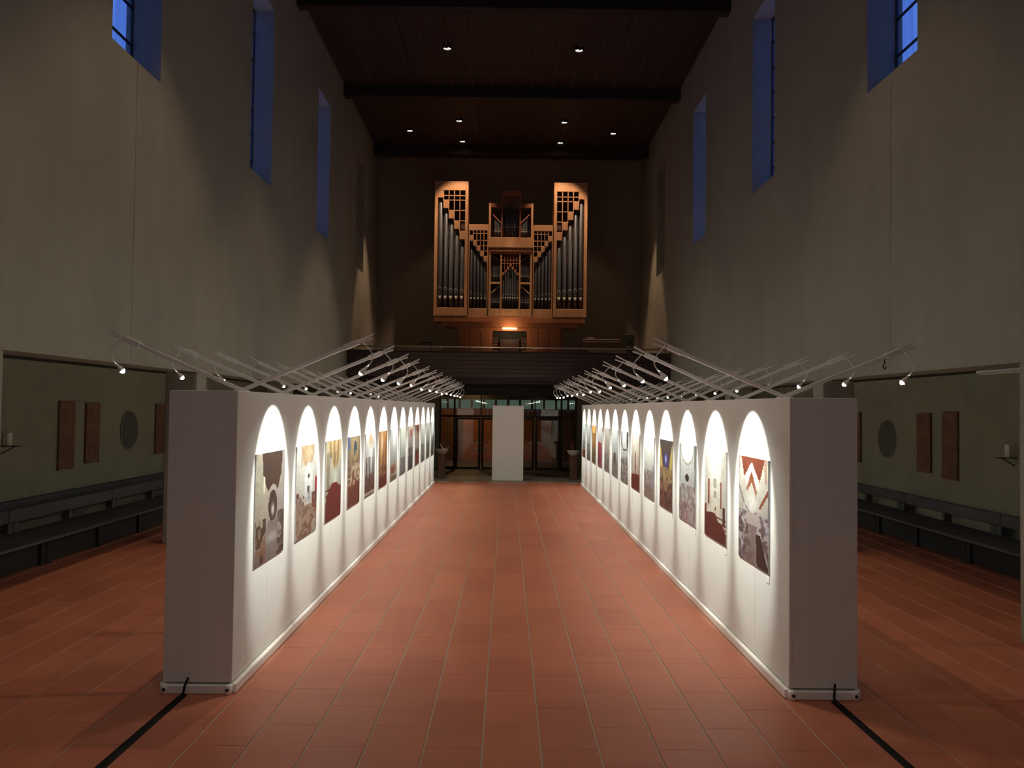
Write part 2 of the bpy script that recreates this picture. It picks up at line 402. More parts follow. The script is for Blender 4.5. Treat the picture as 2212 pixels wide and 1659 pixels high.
for x in (-.35, .35): MB().box(x - .03, x + .03, .09, .42, 0, .04, c=.006).box(x - .02, x + .02, .09, .12, .04, .5, c=.004).build('stay_foot', 'skirt', fs)

# lamp arms: local x points away from the partition centre
def make_lamp(name):
    t = empty(name, (0, 0, 0))
    p0, p1 = Vector((-.02, 0, .022)), Vector((1.06, 0, .475)); d = (p1 - p0).normalized()
    MB().beamlike(p0, p1, .05, .034).build('arm', 'metal_w', t)
    MB().box(-.07, .05, -.045, .045, 0, .022, c=.003).build('base_clamp', 'metal_w', t)
    q0 = p1 - d * .10
    cl = MB().beamlike(q0, p1 + d * .05, .072, .05).build('tip_clamp', 'metal_w', t)
    for sy in (-1, 1):
        a = p1 + d * .03 + Vector((0, sy * .026, sy * .012)); MB().beamlike(a, a + d * .17 + Vector((0, sy * .012, sy * .012)), .014, .016).build('prong', 'metal_w', cl)
    tip = p1 + d * .08; lamp = Vector((1.13, 0, .19)); ax = Vector((-math.cos(R(47)), 0, -math.sin(R(47))))
    back = lamp - ax * .085
    pts = []
    b0, b1, b2, b3 = tip, tip + Vector((.07, 0, -.08)), back + Vector((.12, 0, .10)), back
    for k in range(11):
        u = k / 10; pts.append(b0 * (1 - u) ** 3 + b1 * 3 * u * (1 - u) ** 2 + b2 * 3 * u * u * (1 - u) + b3 * u ** 3)
    MB().tube(pts, .0055, 6).build('cable', 'wire', t, True)
    rot = ax.to_track_quat('Z', 'Y').to_matrix().to_4x4()
    hd = MB().lathe([(.008, -.09), (.013, -.088), (.013, -.055), (.020, -.050), (.026, -.012), (.030, 0), (.027, .0), (.020, -.02)], n=14, cap=False, M4=Matrix.Translation(lamp) @ rot).build('lamp_head', 'metal_w', t, True)
    MB().lathe([(.002, -.022), (.014, -.016), (.021, -.004), (.021, .006), (.014, .018), (.002, .024)], n=12, M4=Matrix.Translation(lamp) @ rot).build('bulb', 'bulb', hd, True)
    q = (-ax).to_track_quat('Z', 'Y').to_euler()
    spot('spot_light', E_SPOT, COOL, 57, .32, .012, t, lamp + ax * .032, q)
    spot('spill_light', E_SPOT * .22, COOL, 104, 1.0, .012, t, lamp + ax * .034, Vector((.36, 0, .93)).to_track_quat('Z', 'Y').to_euler())
    return t
proto = make_lamp('lamp_arm')
PC = [8.24 + 1.497 * k for k in range(13)]
first = True; dim = dim2 = None
for s in (-1, 1):
    for inner in (True, False):
        for k, y in enumerate(PC):
            o = proto if first else copy_tree(proto); first = False
            o.location = (s * 2.605, y + (.06 if inner else -.06) + random.uniform(-.015, .015), PH)
            inward = (s < 0) == inner
            o.rotation_euler = (0, random.uniform(-.018, .018), (0 if inward else math.pi) + random.uniform(-.05, .05))
            if not inner:                       # the aisle-side lamps are dimmer ones
                lt = [c for c in o.children if c.name.startswith('spot_light')][0]
                if dim is None: dim = lt.data.copy(); dim.energy = E_SPOT * .45
                lt.data = dim
                lt = [c for c in o.children if c.name.startswith('spill_light')][0]
                if dim2 is None: dim2 = lt.data.copy(); dim2.energy = E_SPOT * .03
                lt.data = dim2
            if inner: tag(o, 'white lamp arm leaning over the tiled walkway with small glowing lamp on a curved cable', 'lamp', 'lamp arms over the walkway')
            else: tag(o, 'white lamp arm leaning from a partition top towards the benches of the side aisle', 'lamp', 'lamp arms over the side aisles')

# ------------------------------------------------------------------ photo prints
NU, NV = 40, 88
uu, vv = np.meshgrid((np.arange(NU) + .5) / NU, (np.arange(NV) + .5) / NV)      # [v][u], v up
def smooth_noise(n, m, seed):
    g = np.random.default_rng(seed).random((m + 2, n + 2)); x = uu * n; y = vv * m
    xi, yi = x.astype(int), y.astype(int); fx, fy = x - xi, y - yi
    return (g[yi, xi] * (1 - fx) + g[yi, xi + 1] * fx) * (1 - fy) + (g[yi + 1, xi] * (1 - fx) + g[yi + 1, xi + 1] * fx) * fy
class Art:
    def __init__(s, top, bot, seed):
        s.seed = seed; s.c = np.zeros((NV, NU, 3)); w = vv[..., None]; s.c[:] = np.array(bot) * (1 - w) + np.array(top) * w
    def put(s, mask, col, a=1.0):
        m = (mask * a)[..., None]; s.c = s.c * (1 - m) + np.array(col) * m; return s
    def poly(s, pts, col, a=1.0):
        ins = np.zeros_like(uu, bool); n = len(pts)
        for i in range(n):
            x0, y0 = pts[i]; x1, y1 = pts[(i + 1) % n]
            if y0 == y1: continue
            cond = ((y0 > vv) != (y1 > vv)) & (uu < (x1 - x0) * (vv - y0) / (y1 - y0) + x0); ins ^= cond
        return s.put(ins.astype(float), col, a)
    def rect(s, a, b, c, d, col, al=1.0): return s.put(((uu > a) & (uu < b) & (vv > c) & (vv < d)).astype(float), col, al)
    def ell(s, x, y, rx, ry, col, al=1.0): return s.put((((uu - x) / rx) ** 2 + ((vv - y) / ry) ** 2 < 1).astype(float), col, al)
    def glow(s, x, y, rx, ry, col, al=1.0): return s.put(np.exp(-(((uu - x) / rx) ** 2 + ((vv - y) / ry) ** 2)), col, al)
    def speck(s, v0, v1, cols, n=16, m=26, th=.5, al=.8, u0=0, u1=1):
        for i, c in enumerate(cols):
            k = smooth_noise(n, m, s.seed * 31 + i); s.put(((k > th + .03 * i) & (vv > v0) & (vv < v1) & (uu > u0) & (uu < u1)).astype(float), c, al)
        return s
    def streaks(s, v0, v1, col, n=9, al=.5, th=.55):
        k = smooth_noise(n, 2, s.seed * 17 + 5); return s.put(((k > th) & (vv > v0) & (vv < v1)).astype(float), col, al)
    def pews(s, v0, v1, cols, rows=8):
        r = np.floor((vv - v0) / (v1 - v0) * rows * (1.3 - .3 * vv)); m = (vv > v0) & (vv < v1) & (np.mod(r, 2) == 0)
        return s.put(m.astype(float), cols, .75)
    def done(s):
        g = smooth_noise(20, 44, s.seed) - .5; return np.clip(.50 * (s.c * (1 + .22 * g[..., None])).clip(0, 1) ** 1.45, 0.004, .95)
WHT, CRM, DBR, BRN, TAN, RED = (.86, .87, .84), (.80, .76, .66), (.07, .04, .03), (.22, .12, .08), (.55, .42, .28), (.33, .035, .03)
arts = []
a = Art((.70, .70, .64), (.34, .29, .27), 1); a.streaks(.3, 1, (.50, .47, .40), 7, .6)
a.poly([(.20, 1), (.90, 1), (.88, .80), (.72, .60), (.45, .60), (.24, .78)], (.13, .075, .055)); a.streaks(.64, 1, (.20, .12, .085), 14, .35)
a.poly([(0, 1), (.20, 1), (.24, .78), (.45, .60), (.40, .2), (0, .1)], (.60, .56, .48), .85); a.poly([(1, 1), (.90, 1), (.88, .8), (.72, .60), (.72, .2), (1, .1)], (.56, .52, .50), .85)
a.ell(.58, .52, .21, .17, (.55, .50, .46)); a.ell(.58, .49, .15, .15, (.12, .08, .07)); a.glow(.58, .45, .05, .05, (.9, .85, .8)); a.rect(.4, .75, 0, .34, (.40, .35, .33))
a.poly([(.40, .35), (.70, .35), (.95, 0), (.30, 0)], (.42, .37, .35)); a.glow(.55, .2, .2, .05, (.75, .72, .70), .8); a.rect(.24, .30, .62, .78, (.9, .86, .72), .9)
a.speck(0, .40, [(.12, .07, .05), (.45, .30, .22)], 14, 24, .5, .85, 0, .36); a.speck(0, .42, [(.14, .10, .09), (.30, .24, .22)], 14, 24, .45, .85, .76, 1)
arts.append((a, 'photo print of a nave with a dark brown barrel vault and pale arch'))
a = Art(WHT, (.62, .58, .52), 2); a.poly([(.2, 1), (.85, 1), (.78, .82), (.6, .76), (.35, .78)], (.66, .52, .36)); a.speck(.76, 1, [(.75, .66, .52), (.5, .36, .24)], 12, 14, .55, .5, .2, .85)
a.ell(.57, .55, .2, .26, (.92, .93, .92)); a.rect(.54, .59, .62, .68, (.1, .1, .12)); a.rect(.49, .64, .645, .66, (.1, .1, .12)); a.rect(.5, .62, .46, .54, (.25, .25, .26)); a.speck(.3, .48, [(.45, .55, .66), (.75, .70, .64)], 10, 20, .5, .8, .35, .75)
a.rect(.9, 1, .38, .62, (.55, .03, .03)); a.rect(0, .12, .2, .5, (.3, .12, .1)); a.speck(.15, .46, [(.2, .1, .09), (.5, .4, .34)], 12, 20, .5, .85, 0, .35); a.speck(.15, .46, [(.2, .1, .09), (.4, .1, .08)], 12, 20, .45, .85, .75, 1)
a.poly([(.3, .34), (.72, .34), (.8, 0), (.18, 0)], (.50, .40, .32)); a.speck(0, .32, [(.34, .2, .15), (.62, .5, .42)], 12, 30, .5, .7)
arts.append((a, 'photo print of a white church with tan ceiling and a red banner'))
a = Art((.62, .64, .56), (.60, .58, .50), 3); a.poly([(.08, 1), (1, 1), (.8, .72), (.6, .6), (.4, .72)], (.46, .33, .16)); a.streaks(.6, 1, (.72, .62, .44), 12, .7, .5)
a.streaks(.36, .85, (.28, .22, .16), 11, .55, .6); a.glow(.58, .5, .12, .12, (.86, .88, .82), .9)
a.poly([(.1, .34), (.4, .46), (.66, .46), (1, .36), (1, 0), (0, 0), (0, .2)], (.32, .045, .035)); a.pews(0, .4, (.20, .025, .02), 9)
arts.append((a, 'photo print of a gold-ribbed vault above rows of dark red pews'))
a = Art((.40, .34, .24), (.26, .12, .08), 4); a.rect(0, .16, .82, 1, (.16, .24, .42)); a.ell(.58, .82, .26, .17, (.50, .40, .24)); a.ell(.58, .82, .14, .12, (.11, .14, .20)); a.streaks(.4, .8, (.58, .46, .28), 9, .5)
a.speck(.25, .6, [(.62, .44, .38), (.34, .16, .12), (.7, .6, .46)], 12, 22, .52, .8); a.poly([(0, .3), (1, .34), (1, 0), (0, 0)], (.26, .075, .05), .8); a.ell(.5, .33, .1, .04, (.7, .45, .40)); a.speck(0, .3, [(.40, .16, .11)], 10, 20, .6, .6)
arts.append((a, 'photo print of an ornate gilded church with a dark blue oval window'))
a = Art((.80, .81, .80), (.30, .24, .22), 5); a.ell(.55, .88, .2, .12, (.66, .52, .38)); a.glow(.55, .6, .25, .2, (.9, .91, .92)); a.streaks(.28, .62, (.25, .21, .2), 8, .8, .6)
a.rect(0, 1, .07, .3, (.20, .09, .08), .85); a.speck(.05, .34, [(.12, .06, .06), (.38, .26, .22)], 14, 18, .5, .7); a.rect(0, 1, .02, .06, (.72, .62, .5)); a.rect(.1, .2, .25, .62, (.22, .15, .13), .8); a.rect(.82, .92, .3, .75, (.3, .24, .2), .7)
arts.append((a, 'photo print of a pale nave with thin dark columns'))
a = Art((.58, .32, .14), (.28, .10, .06), 6); a.streaks(.35, 1, (.72, .48, .24), 10, .7); a.streaks(.3, 1, (.30, .13, .06), 7, .6, .62); a.glow(.35, .8, .12, .2, (.9, .8, .6), .8); a.speck(.1, .4, [(.2, .08, .05), (.5, .3, .2)], 12, 18, .5, .7); a.rect(0, 1, 0, .2, (.24, .05, .035), .7)
arts.append((a, 'photo print of a glowing orange-wood nave'))
a = Art((.72, .76, .80), (.52, .46, .40), 7); a.glow(.55, .85, .2, .3, (.95, .96, .96)); a.streaks(.35, .8, (.55, .58, .58), 8, .5); a.ell(.5, .22, .4, .09, (.42, .16, .11)); a.speck(.05, .35, [(.45, .2, .14), (.6, .55, .4)], 10, 16, .5, .7); a.rect(0, 1, .0, .08, (.3, .25, .18))
arts.append((a, 'photo print of a pale bluish nave with rounded red-brown pews'))
a = Art((.66, .70, .62), (.36, .37, .38), 8); a.glow(.5, .7, .3, .25, (.82, .84, .8)); a.streaks(.3, .9, (.48, .5, .42), 8, .5); a.speck(0, .36, [(.18, .19, .23), (.45, .33, .3)], 12, 18, .48, .8)
arts.append((a, 'photo print of a grey-green hall with slate blue pews'))
a = Art((.60, .52, .46), (.2, .17, .17), 9); a.ell(.6, .84, .2, .11, (.38, .09, .06)); a.rect(.57, .63, .74, .94, (.7, .5, .4)); a.streaks(.3, .75, (.72, .7, .68), 7, .6); a.speck(0, .5, [(.12, .1, .11), (.3, .25, .24)], 12, 18, .45, .8)
arts.append((a, 'photo print of a grey church interior with a red round window'))
a = Art((.34, .22, .17), (.3, .25, .25), 10); a.ell(.55, .88, .3, .12, (.22, .09, .06)); a.streaks(.35, .85, (.55, .52, .5), 8, .6); a.speck(.05, .4, [(.35, .04, .04), (.15, .12, .12)], 10, 14, .45, .85); a.rect(.15, .8, .05, .28, (.38, .04, .04), .7)
arts.append((a, 'photo print of a brown-vaulted church with a red carpet'))
a = Art((.76, .76, .72), (.3, .28, .27), 11); a.streaks(.35, 1, (.6, .6, .56), 8, .5); a.speck(0, .45, [(.16, .15, .15), (.4, .38, .36)], 12, 18, .45, .8)
arts.append((a, 'photo print of a plain pale grey nave with charcoal pews'))
a = Art((.62, .66, .60), (.26, .25, .24), 12); a.streaks(.4, 1, (.45, .48, .42), 8, .5); a.speck(0, .5, [(.14, .14, .13), (.36, .34, .28)], 12, 18, .45, .8); a.rect(.2, .5, .05, .3, (.2, .12, .1), .7)
arts.append((a, 'photo print of a dim sage-coloured church hall'))
a = Art((.66, .72, .74), (.16, .15, .15), 13); a.glow(.4, .75, .3, .2, (.85, .87, .86)); a.poly([(.5, .55), (1, .65), (1, 0), (.4, 0)], (.13, .12, .12), .85); a.rect(0, 1, 0, .18, (.26, .18, .14), .7)
arts.append((a, 'photo print of a cool grey nave with a black shadowed side'))
# right-hand partition, from its near end
a = Art((.90, .88, .80), (.42, .36, .36), 21); a.poly([(.10, 1), (.88, 1), (.72, .78), (.46, .955), (.20, .80)], (.36, .115, .05)); a.streaks(.78, 1, (.46, .17, .08), 16, .5)
a.poly([(.20, .80), (.46, .96), (.72, .76), (.60, .70), (.46, .86), (.30, .72)], (.92, .91, .87)); a.poly([(.28, .70), (.46, .87), (.64, .68), (.62, .62), (.46, .76), (.30, .66)], (.44, .16, .08)); a.glow(.46, .56, .2, .12, (.95, .94, .90))
a.poly([(0, .70), (.02, .72), (.22, .55), (.20, .54)], (.28, .28, .3)); a.poly([(.98, .74), (1, .76), (1, .70), (.72, .52), (.70, .55)], (.40, .15, .09)); a.poly([(.25, .53), (.45, .47), (.66, .5), (.66, .49), (.45, .455), (.25, .515)], (.3, .3, .32)); a.rect(.97, 1, .3, 1, (.16, .16, .17), .8)
a.speck(.0, .48, [(.18, .11, .11), (.68, .66, .70), (.30, .24, .28)], 16, 26, .47, .85); a.poly([(.32, .48), (.66, .48), (.7, .36), (.28, .36)], (.66, .60, .58)); a.poly([(.35, .36), (.62, .36), (.62, 0), (.22, 0)], (.44, .36, .34), .8); a.poly([(.60, .30), (.74, .3), (1, 0), (.64, 0)], (.10, .05, .05)); a.speck(0, .3, [(.30, .22, .2)], 8, 30, .6, .6, .2, .6)
arts.append((a, 'photo print of a white church with a terracotta chevron ceiling'))
a = Art((.92, .90, .84), (.84, .78, .66), 22); a.poly([(0, 1), (.1, 1), (.3, .62), (.3, .3), (0, .3)], (.78, .76, .70)); a.poly([(1, 1), (.86, 1), (.72, .62), (.72, .3), (1, .3)], (.74, .72, .66)); a.glow(.5, .75, .2, .3, (.97, .96, .92))
a.rect(.42, .58, .58, .68, (.62, .60, .54)); a.rect(.44, .58, .47, .54, (.6, .57, .5)); a.rect(.18, .24, .38, .66, (.42, .12, .06)); a.rect(.74, .81, .38, .66, (.42, .12, .06)); a.rect(.0, .1, .22, .36, (.34, .1, .07)); a.rect(.86, .95, .2, .4, (.14, .08, .07)); a.rect(.49, .54, .33, .36, (.2, .12, .1))
a.poly([(0, .26), (.3, .29), (.5, .30), (.66, .22), (.84, .2), (1, .12), (1, 0), (0, 0)], (.27, .045, .04)); a.pews(0, .27, (.17, .025, .022), 9)
arts.append((a, 'photo print of a cream church hall above dark red pews'))
a = Art((.78, .82, .82), (.5, .44, .44), 23); a.ell(.5, .98, .42, .25, (.50, .50, .42)); a.ell(.5, .99, .38, .23, (.93, .93, .90)); a.rect(0, .07, .5, 1, (.38, .37, .34)); a.rect(.92, 1, .45, 1, (.24, .25, .24)); a.ell(.5, .57, .12, .05, (.02, .02, .02))
a.streaks(.35, .7, (.66, .70, .7), 9, .6); a.speck(.05, .48, [(.46, .38, .36), (.70, .66, .66), (.34, .3, .28)], 13, 22, .5, .75); a.speck(0, .25, [(.5, .24, .24), (.62, .56, .56)], 12, 14, .52, .7)
arts.append((a, 'photo print of a white apse with a black disc on the wall'))
a = Art((.12, .09, .09), (.22, .10, .08), 24); a.poly([(0, .98), (.22, .68), (.3, .5), (0, .5)], (.62, .52, .2)); a.poly([(1, .98), (.78, .68), (.7, .5), (1, .5)], (.58, .50, .2)); a.ell(.5, .70, .2, .12, (.13, .10, .28)); a.glow(.5, .72, .06, .05, (.55, .6, .95))
a.speck(.25, .6, [(.60, .52, .26), (.30, .2, .12), (.5, .34, .2)], 13, 20, .48, .8); a.speck(0, .4, [(.12, .055, .045), (.36, .2, .15)], 14, 20, .5, .8)
arts.append((a, 'photo print of a dark vault with yellow walls and purple window'))
a = Art((.88, .89, .86), (.46, .38, .38), 25); a.glow(.5, .8, .5, .25, (.94, .94, .91)); a.streaks(.4, .8, (.74, .76, .73), 7, .5); a.speck(.1, .45, [(.32, .33, .42), (.6, .54, .5), (.42, .28, .22)], 13, 20, .5, .75); a.rect(.82, .95, .3, .55, (.34, .36, .5), .7); a.poly([(.2, .2), (.6, .25), (.9, 0), (.1, 0)], (.42, .29, .25), .7)
arts.append((a, 'photo print of a washed-out white nave with bluish figures'))
a = Art((.90, .89, .84), (.5, .36, .3), 26); a.streaks(.3, 1, (.70, .64, .54), 9, .5); a.rect(.42, .56, .28, .66, (.40, .17, .09)); a.rect(.9, 1, .2, .95, (.46, .32, .24), .8); a.rect(0, .12, .3, .6, (.5, .36, .28), .8); a.poly([(0, .26), (1, .3), (1, 0), (0, 0)], (.33, .05, .045)); a.pews(0, .28, (.22, .03, .03), 8)
arts.append((a, 'photo print of a white nave with wooden cross and red carpet'))
a = Art((.84, .87, .88), (.44, .39, .39), 27); a.rect(.05, .18, .72, 1, (.13, .14, .16)); a.rect(.82, 1, .70, 1, (.10, .11, .12)); a.poly([(.1, .8), (.35, .66), (.8, .66), (1, .75), (1, .71), (.8, .62), (.35, .62), (.1, .75)], (.16, .17, .18)); a.speck(.0, .5, [(.34, .28, .28), (.62, .57, .56), (.26, .2, .2)], 13, 22, .48, .8)
arts.append((a, 'photo print of a bright hall framed by black gallery beams'))
a = Art((.78, .82, .82), (.36, .32, .31), 28); a.streaks(.4, 1, (.66, .70, .7), 8, .5); a.poly([(.3, .5), (.65, .52), (.75, .2), (.2, .2)], (.24, .2, .19)); a.speck(0, .35, [(.26, .22, .21), (.5, .45, .43)], 13, 18, .48, .8)
arts.append((a, 'photo print of a silvery nave with a dark altar'))
a = Art((.66, .62, .58), (.38, .33, .31), 29); a.streaks(.3, 1, (.52, .46, .42), 9, .6); a.speck(0, .5, [(.28, .22, .21), (.55, .48, .45)], 13, 20, .48, .8)
arts.append((a, 'photo print of a grey-brown stone church'))
a = Art((.78, .80, .80), (.42, .24, .25), 30); a.streaks(.5, 1, (.64, .66, .66), 8, .5); a.poly([(.1, .62), (.9, .6), (1, .1), (0, .1)], (.44, .07, .12), .85); a.speck(.05, .5, [(.6, .3, .34), (.3, .06, .08)], 10, 16, .5, .7)
arts.append((a, 'photo print of a pale nave filled with crimson seats'))
a = Art((.72, .42, .16), (.26, .17, .11), 31); a.glow(.5, .85, .3, .2, (.86, .58, .26)); a.streaks(.2, .8, (.30, .18, .1), 8, .7); a.speck(0, .4, [(.16, .12, .08), (.4, .32, .22)], 12, 18, .48, .8)
arts.append((a, 'photo print of an amber-ceilinged church'))
a = Art((.72, .76, .74), (.28, .27, .26), 32); a.streaks(.3, 1, (.55, .58, .56), 8, .6); a.speck(0, .45, [(.18, .17, .17), (.42, .4, .38)], 12, 18, .48, .8)
arts.append((a, 'photo print of a cold grey stone nave'))
a = Art((.74, .80, .80), (.36, .32, .3), 33); a.streaks(.3, 1, (.6, .66, .66), 8, .5); a.speck(.2, .5, [(.22, .22, .22), (.5, .48, .46)], 12, 18, .5, .8); a.rect(0, 1, 0, .22, (.38, .08, .06), .85)
arts.append((a, 'photo print of a pale teal nave with a rust-red floor'))
PZ0, PZ1, PWID = .935, 1.95, 1.0
def photo(art, label, s, yc, idx):
    rgb = art.done(); vs_ = []; fs_ = []; T = .012
    for j in range(NV + 1):
        for i in range(NU + 1): vs_.append((0, (i / NU - .5) * PWID, j / NV * (PZ1 - PZ0)))
    for j in range(NV):
        for i in range(NU):
            k = j * (NU + 1) + i; fs_.append((k, k + 1, k + NU + 2, k + NU + 1))
    n0 = len(fs_); b = len(vs_)
    for y, z in ((-.5, 0), (.5, 0), (.5, 1), (-.5, 1)): vs_.append((-T, y * PWID, z * (PZ1 - PZ0)))
    cs = [0, NU, (NV + 1) * (NU + 1) - 1, NV * (NU + 1)]
    for k in range(4): fs_.append((cs[k], b + k, b + (k + 1) % 4, cs[(k + 1) % 4]))
    fs_.append((b + 3, b + 2, b + 1, b))
    me = bpy.data.meshes.new('photo_print'); me.from_pydata(vs_, [], fs_); me.materials.append(M['print'])
    ca = me.color_attributes.new('print', 'FLOAT_COLOR', 'CORNER')
    cols = np.ones((len(me.loops), 4), np.float32)
    cols[:n0 * 4, :3] = np.repeat(rgb.reshape(-1, 3), 4, axis=0); cols[n0 * 4:, :3] = .7
    ca.data.foreach_set('color', cols.ravel())
    o = link('photo_print', me, None, (s * (PX0 - .0125), yc, PZ0))
    if s > 0: o.rotation_euler.z = math.pi
    tag(o, label, 'picture', 'prints on the partition with the barrel vault print' if s < 0 else 'prints on the partition with the chevron ceiling print')
    cm = MB().box(-.002, .002, -.045, .045, -.03, .03)
    c = cm.build('caption_card', 'paper'); c.location = (s * (PX0 - .0023), yc + (.5 - .05) * (1 if s < 0 else -1), PZ0 - .06)
    tag(c, 'small blank-looking white caption card below the lower corner of a church print', 'card', 'caption cards below the prints')
for k in range(13):
    photo(*arts[k], -1, PC[k], k); photo(*arts[13 + k], 1, PC[k], k)

# ------------------------------------------------------------------ floor cables
for s, x in ((-1, -2.70), (1, 2.68)):
    t = empty('cable_tape', (x, 3.58, 0)); tag(t, 'black taped power cable running on the floor from the partition with the ' + ('barrel vault print' if s < 0 else 'chevron ceiling print'), 'cable')
    pts = [(-.06 * s * 0 + .03 * s * (1 - q / 8), q / 8 * 3.57) for q in range(9)]
    b = MB()
    for q in range(8):
        (xa, ya), (xb, yb) = pts[q], pts[q + 1]
        b.quad((xa - .036, ya, .001), (xa + .036, ya, .001), (xb + .036, yb, .001), (xb - .036, yb, .001)); 
        b.quad((xa - .036, ya, .001), (xb - .036, yb, .001), (xb - .015, yb, .009), (xa - .015, ya, .009))
        b.quad((xa - .015, ya, .009), (xb - .015, yb, .009), (xb + .015, yb, .009), (xa + .015, ya, .009))
        b.quad((xa + .015, ya, .009), (xb + .015, yb, .009), (xb + .036, yb, .001), (xa + .036, ya, .001))
    b.build('tape', 'tape', t)
    MB().tube([(0, 3.54, .008), (0, 3.578, .03), (.004, 3.585, .07), (.012, 3.60, .10), (.022, 3.622, .13)], .009, 8).build('cable_end', 'tape', t, True)

# ------------------------------------------------------------------ benches
def make_bench(label, group):
    """3.33 m bench along local y, back at x=0, seat towards +x"""
    t = empty('bench'); tag(t, label, 'bench', group); Lb = 3.33
    box('backrest', 'bench', t, -.03, .03, 0, Lb, .585, .785, c=.008)
    box('seat', 'bench', t, .06, .86, 0, Lb, .405, .45, c=.01)
    for y, w in ((.07, .07), (Lb / 2, .05), (Lb - .07, .07)):
        box('post', 'bench', t, -.035, .10, y - w, y + w, .45, .60, c=.004)
        box('leg', 'black', t, .08, .60, y - w, y + w, -.0, .405, c=.004)
    box('apron', 'black', t, .52, .56, .1, Lb - .1, .02, .405)
    return t
br = make_bench('dark wooden bench with plank backrest standing against the aisle wall', 'benches against the aisle wall')
for q, (y, wh) in enumerate(((10.5, 'below the wall candle'), (13.85, 'below two relief panels'), (17.2, 'below the round plaque'), (20.55, 'beyond the round plaque'))):
    o = br if q == 0 else copy_tree(br); o['label'] = 'dark plank-backed bench set against the aisle wall ' + wh; o.location = (7.95, y + 3.33, 0); o.rotation_euler.z = math.pi
bl = make_bench('dark wooden bench set forward from the aisle wall below a dark wall board', 'benches set forward in the aisle')
for q, (y, wh) in enumerate(((9.5, 'at the end next to the candle'), (12.85, 'below the wall candle'), (16.2, 'below the round plaque'), (19.55, 'beyond the round plaque'))):
    o = bl if q == 0 else copy_tree(bl); o['label'] = 'dark bench set forward from the aisle wall ' + wh; o.location = (-7.46, y, 0)
tr = empty('trim_1', (-XA, Y0, 0)); structure(tr, 'dark wooden board along the aisle wall behind the set-forward benches', 'trim')
for q in range(12): box('board', 'bench', tr, 0, .10, 3 + q * 2.5, 3 + q * 2.5 + 2.495, .42, .80, c=.006)

# ------------------------------------------------------------------ aisle wall reliefs, discs, candles
def board(s, y, label, group, top=2.43, bot=1.23, w=.54):
    b = MB(); n = 7
    ys = np.linspace(-w / 2, w / 2, n); zs = np.linspace(0, top - bot, 15); rg = np.random.default_rng(int(y * 100) + (7 if s > 0 else 0))
    D = .030 + .015 * rg.random((15, n)); jag = .025 * rg.random(n)
    P = [[(-D[j, i], ys[i], zs[j] - (jag[i] if j == 0 else 0)) for i in range(n)] for j in range(15)]
    for j in range(14):
        for i in range(n - 1): b.quad(P[j][i], P[j][i + 1], P[j + 1][i + 1], P[j + 1][i])
    for j in range(14):
        for i in (0, n - 1): b.quad((0, ys[i], P[j][i][2]), P[j][i], P[j + 1][i], (0, ys[i], P[j + 1][i][2]))
    for i in range(n - 1):
        for j in (0, 14): b.quad((0, ys[i], P[j][i][2]), P[j][i], P[j][i + 1], (0, ys[i + 1], P[j][i + 1][2]))
    b.quad((0, ys[0], 0), (0, ys[0], zs[-1]), (0, ys[-1], zs[-1]), (0, ys[-1], 0))
    o = b.build('relief_panel', 'rust'); o.location = (s * (XA - .004), y, bot)
    if s < 0: o.rotation_euler.z = math.pi
    tag(o, label, 'relief', group)
for s, wh in ((-1, 'in the aisle with set-forward benches'), (1, 'above the benches placed against the wall')):
    for y, wr in ((15.7, 'nearest the wall candle'), (16.68, 'between its twin and the round plaque'), (19.93, 'just beyond the round plaque'), (20.9, 'farthest from the candle')):
        board(s, y, 'rust-brown relief panel ' + wr + (' above the wall-side benches' if s > 0 else ' over the set-forward benches'), 'relief panels ' + wh, 2.43 if y < 16 else 2.40, 1.20 if y < 16 else 1.26)
    t = empty('round_plaque', (s * (XA - .004), 18.33, 1.83)); tag(t, 'dark round plaque between relief panels ' + wh, 'plaque')
    rot = Matrix.Rotation(R(-90 * s), 4, 'Y')
    MB().lathe([(.385, 0), (.385, .03), (.36, .04), (.2, .046), (.002, .05)], n=40, M4=rot).build('disc', 'disc', t, True)
    MB().lathe([(.386, 0), (.41, 0), (.41, .025), (.386, .025)], n=40, cap=False, M4=rot).build('rim', 'aisle', t, True)
    cb = empty('candle_bracket', (s * XA, 13.72, 1.70)); tag(cb, 'dark bracket shelf for a wall candle ' + wh, 'bracket')
    MB().box(-s * .30, 0, -.06, .06, -.012, 0, c=.003).build('shelf', 'black', cb)
    MB().beamlike((-s * .22, 0, -.012), (-s * .01, 0, -.13), .02, .012).build('stay', 'black', cb)
    cn = empty('candle', (s * (XA - .12), 13.72, 1.70)); tag(cn, 'thick white candle on the wall bracket ' + wh, 'candle')
    MB().lathe([(.045, 0), (.045, .20), (.038, .212), (.01, .205)], n=16).build('wax', 'wax', cn, True)
    MB().tube([(0, 0, .2), (0, .002, .225)], .003, 5).build('wick', 'black', cn)
hk = empty('wall_hook', (XW, 12.27, 3.02)); tag(hk, 'small dark iron hook on the lower edge of the plaster nave wall', 'hook')
MB().box(-.02, 0, -.03, .03, .14, .22, c=.004).build('plate', 'black', hk)
MB().tube([(-.02, 0, .18), (-.05, 0, .15), (-.03, 0, .09), (-.06, 0, .04), (-.035, 0, .0), (-.01, 0, .03)], .010, 6).build('hook', 'black', hk, True)
sl = empty('ceiling_strip', (7.6, 13.3, ZA)); tag(sl, 'unlit white strip fitting under the black aisle ceiling', 'strip light')
MB().box(-.04, .04, -.6, .6, -.05, 0, c=.01).build('housing', 'metal_w', sl)
MB().tube([(0, -.56, -.065), (0, .56, -.065)], .013, 10).build('tube', 'wax', sl, True)

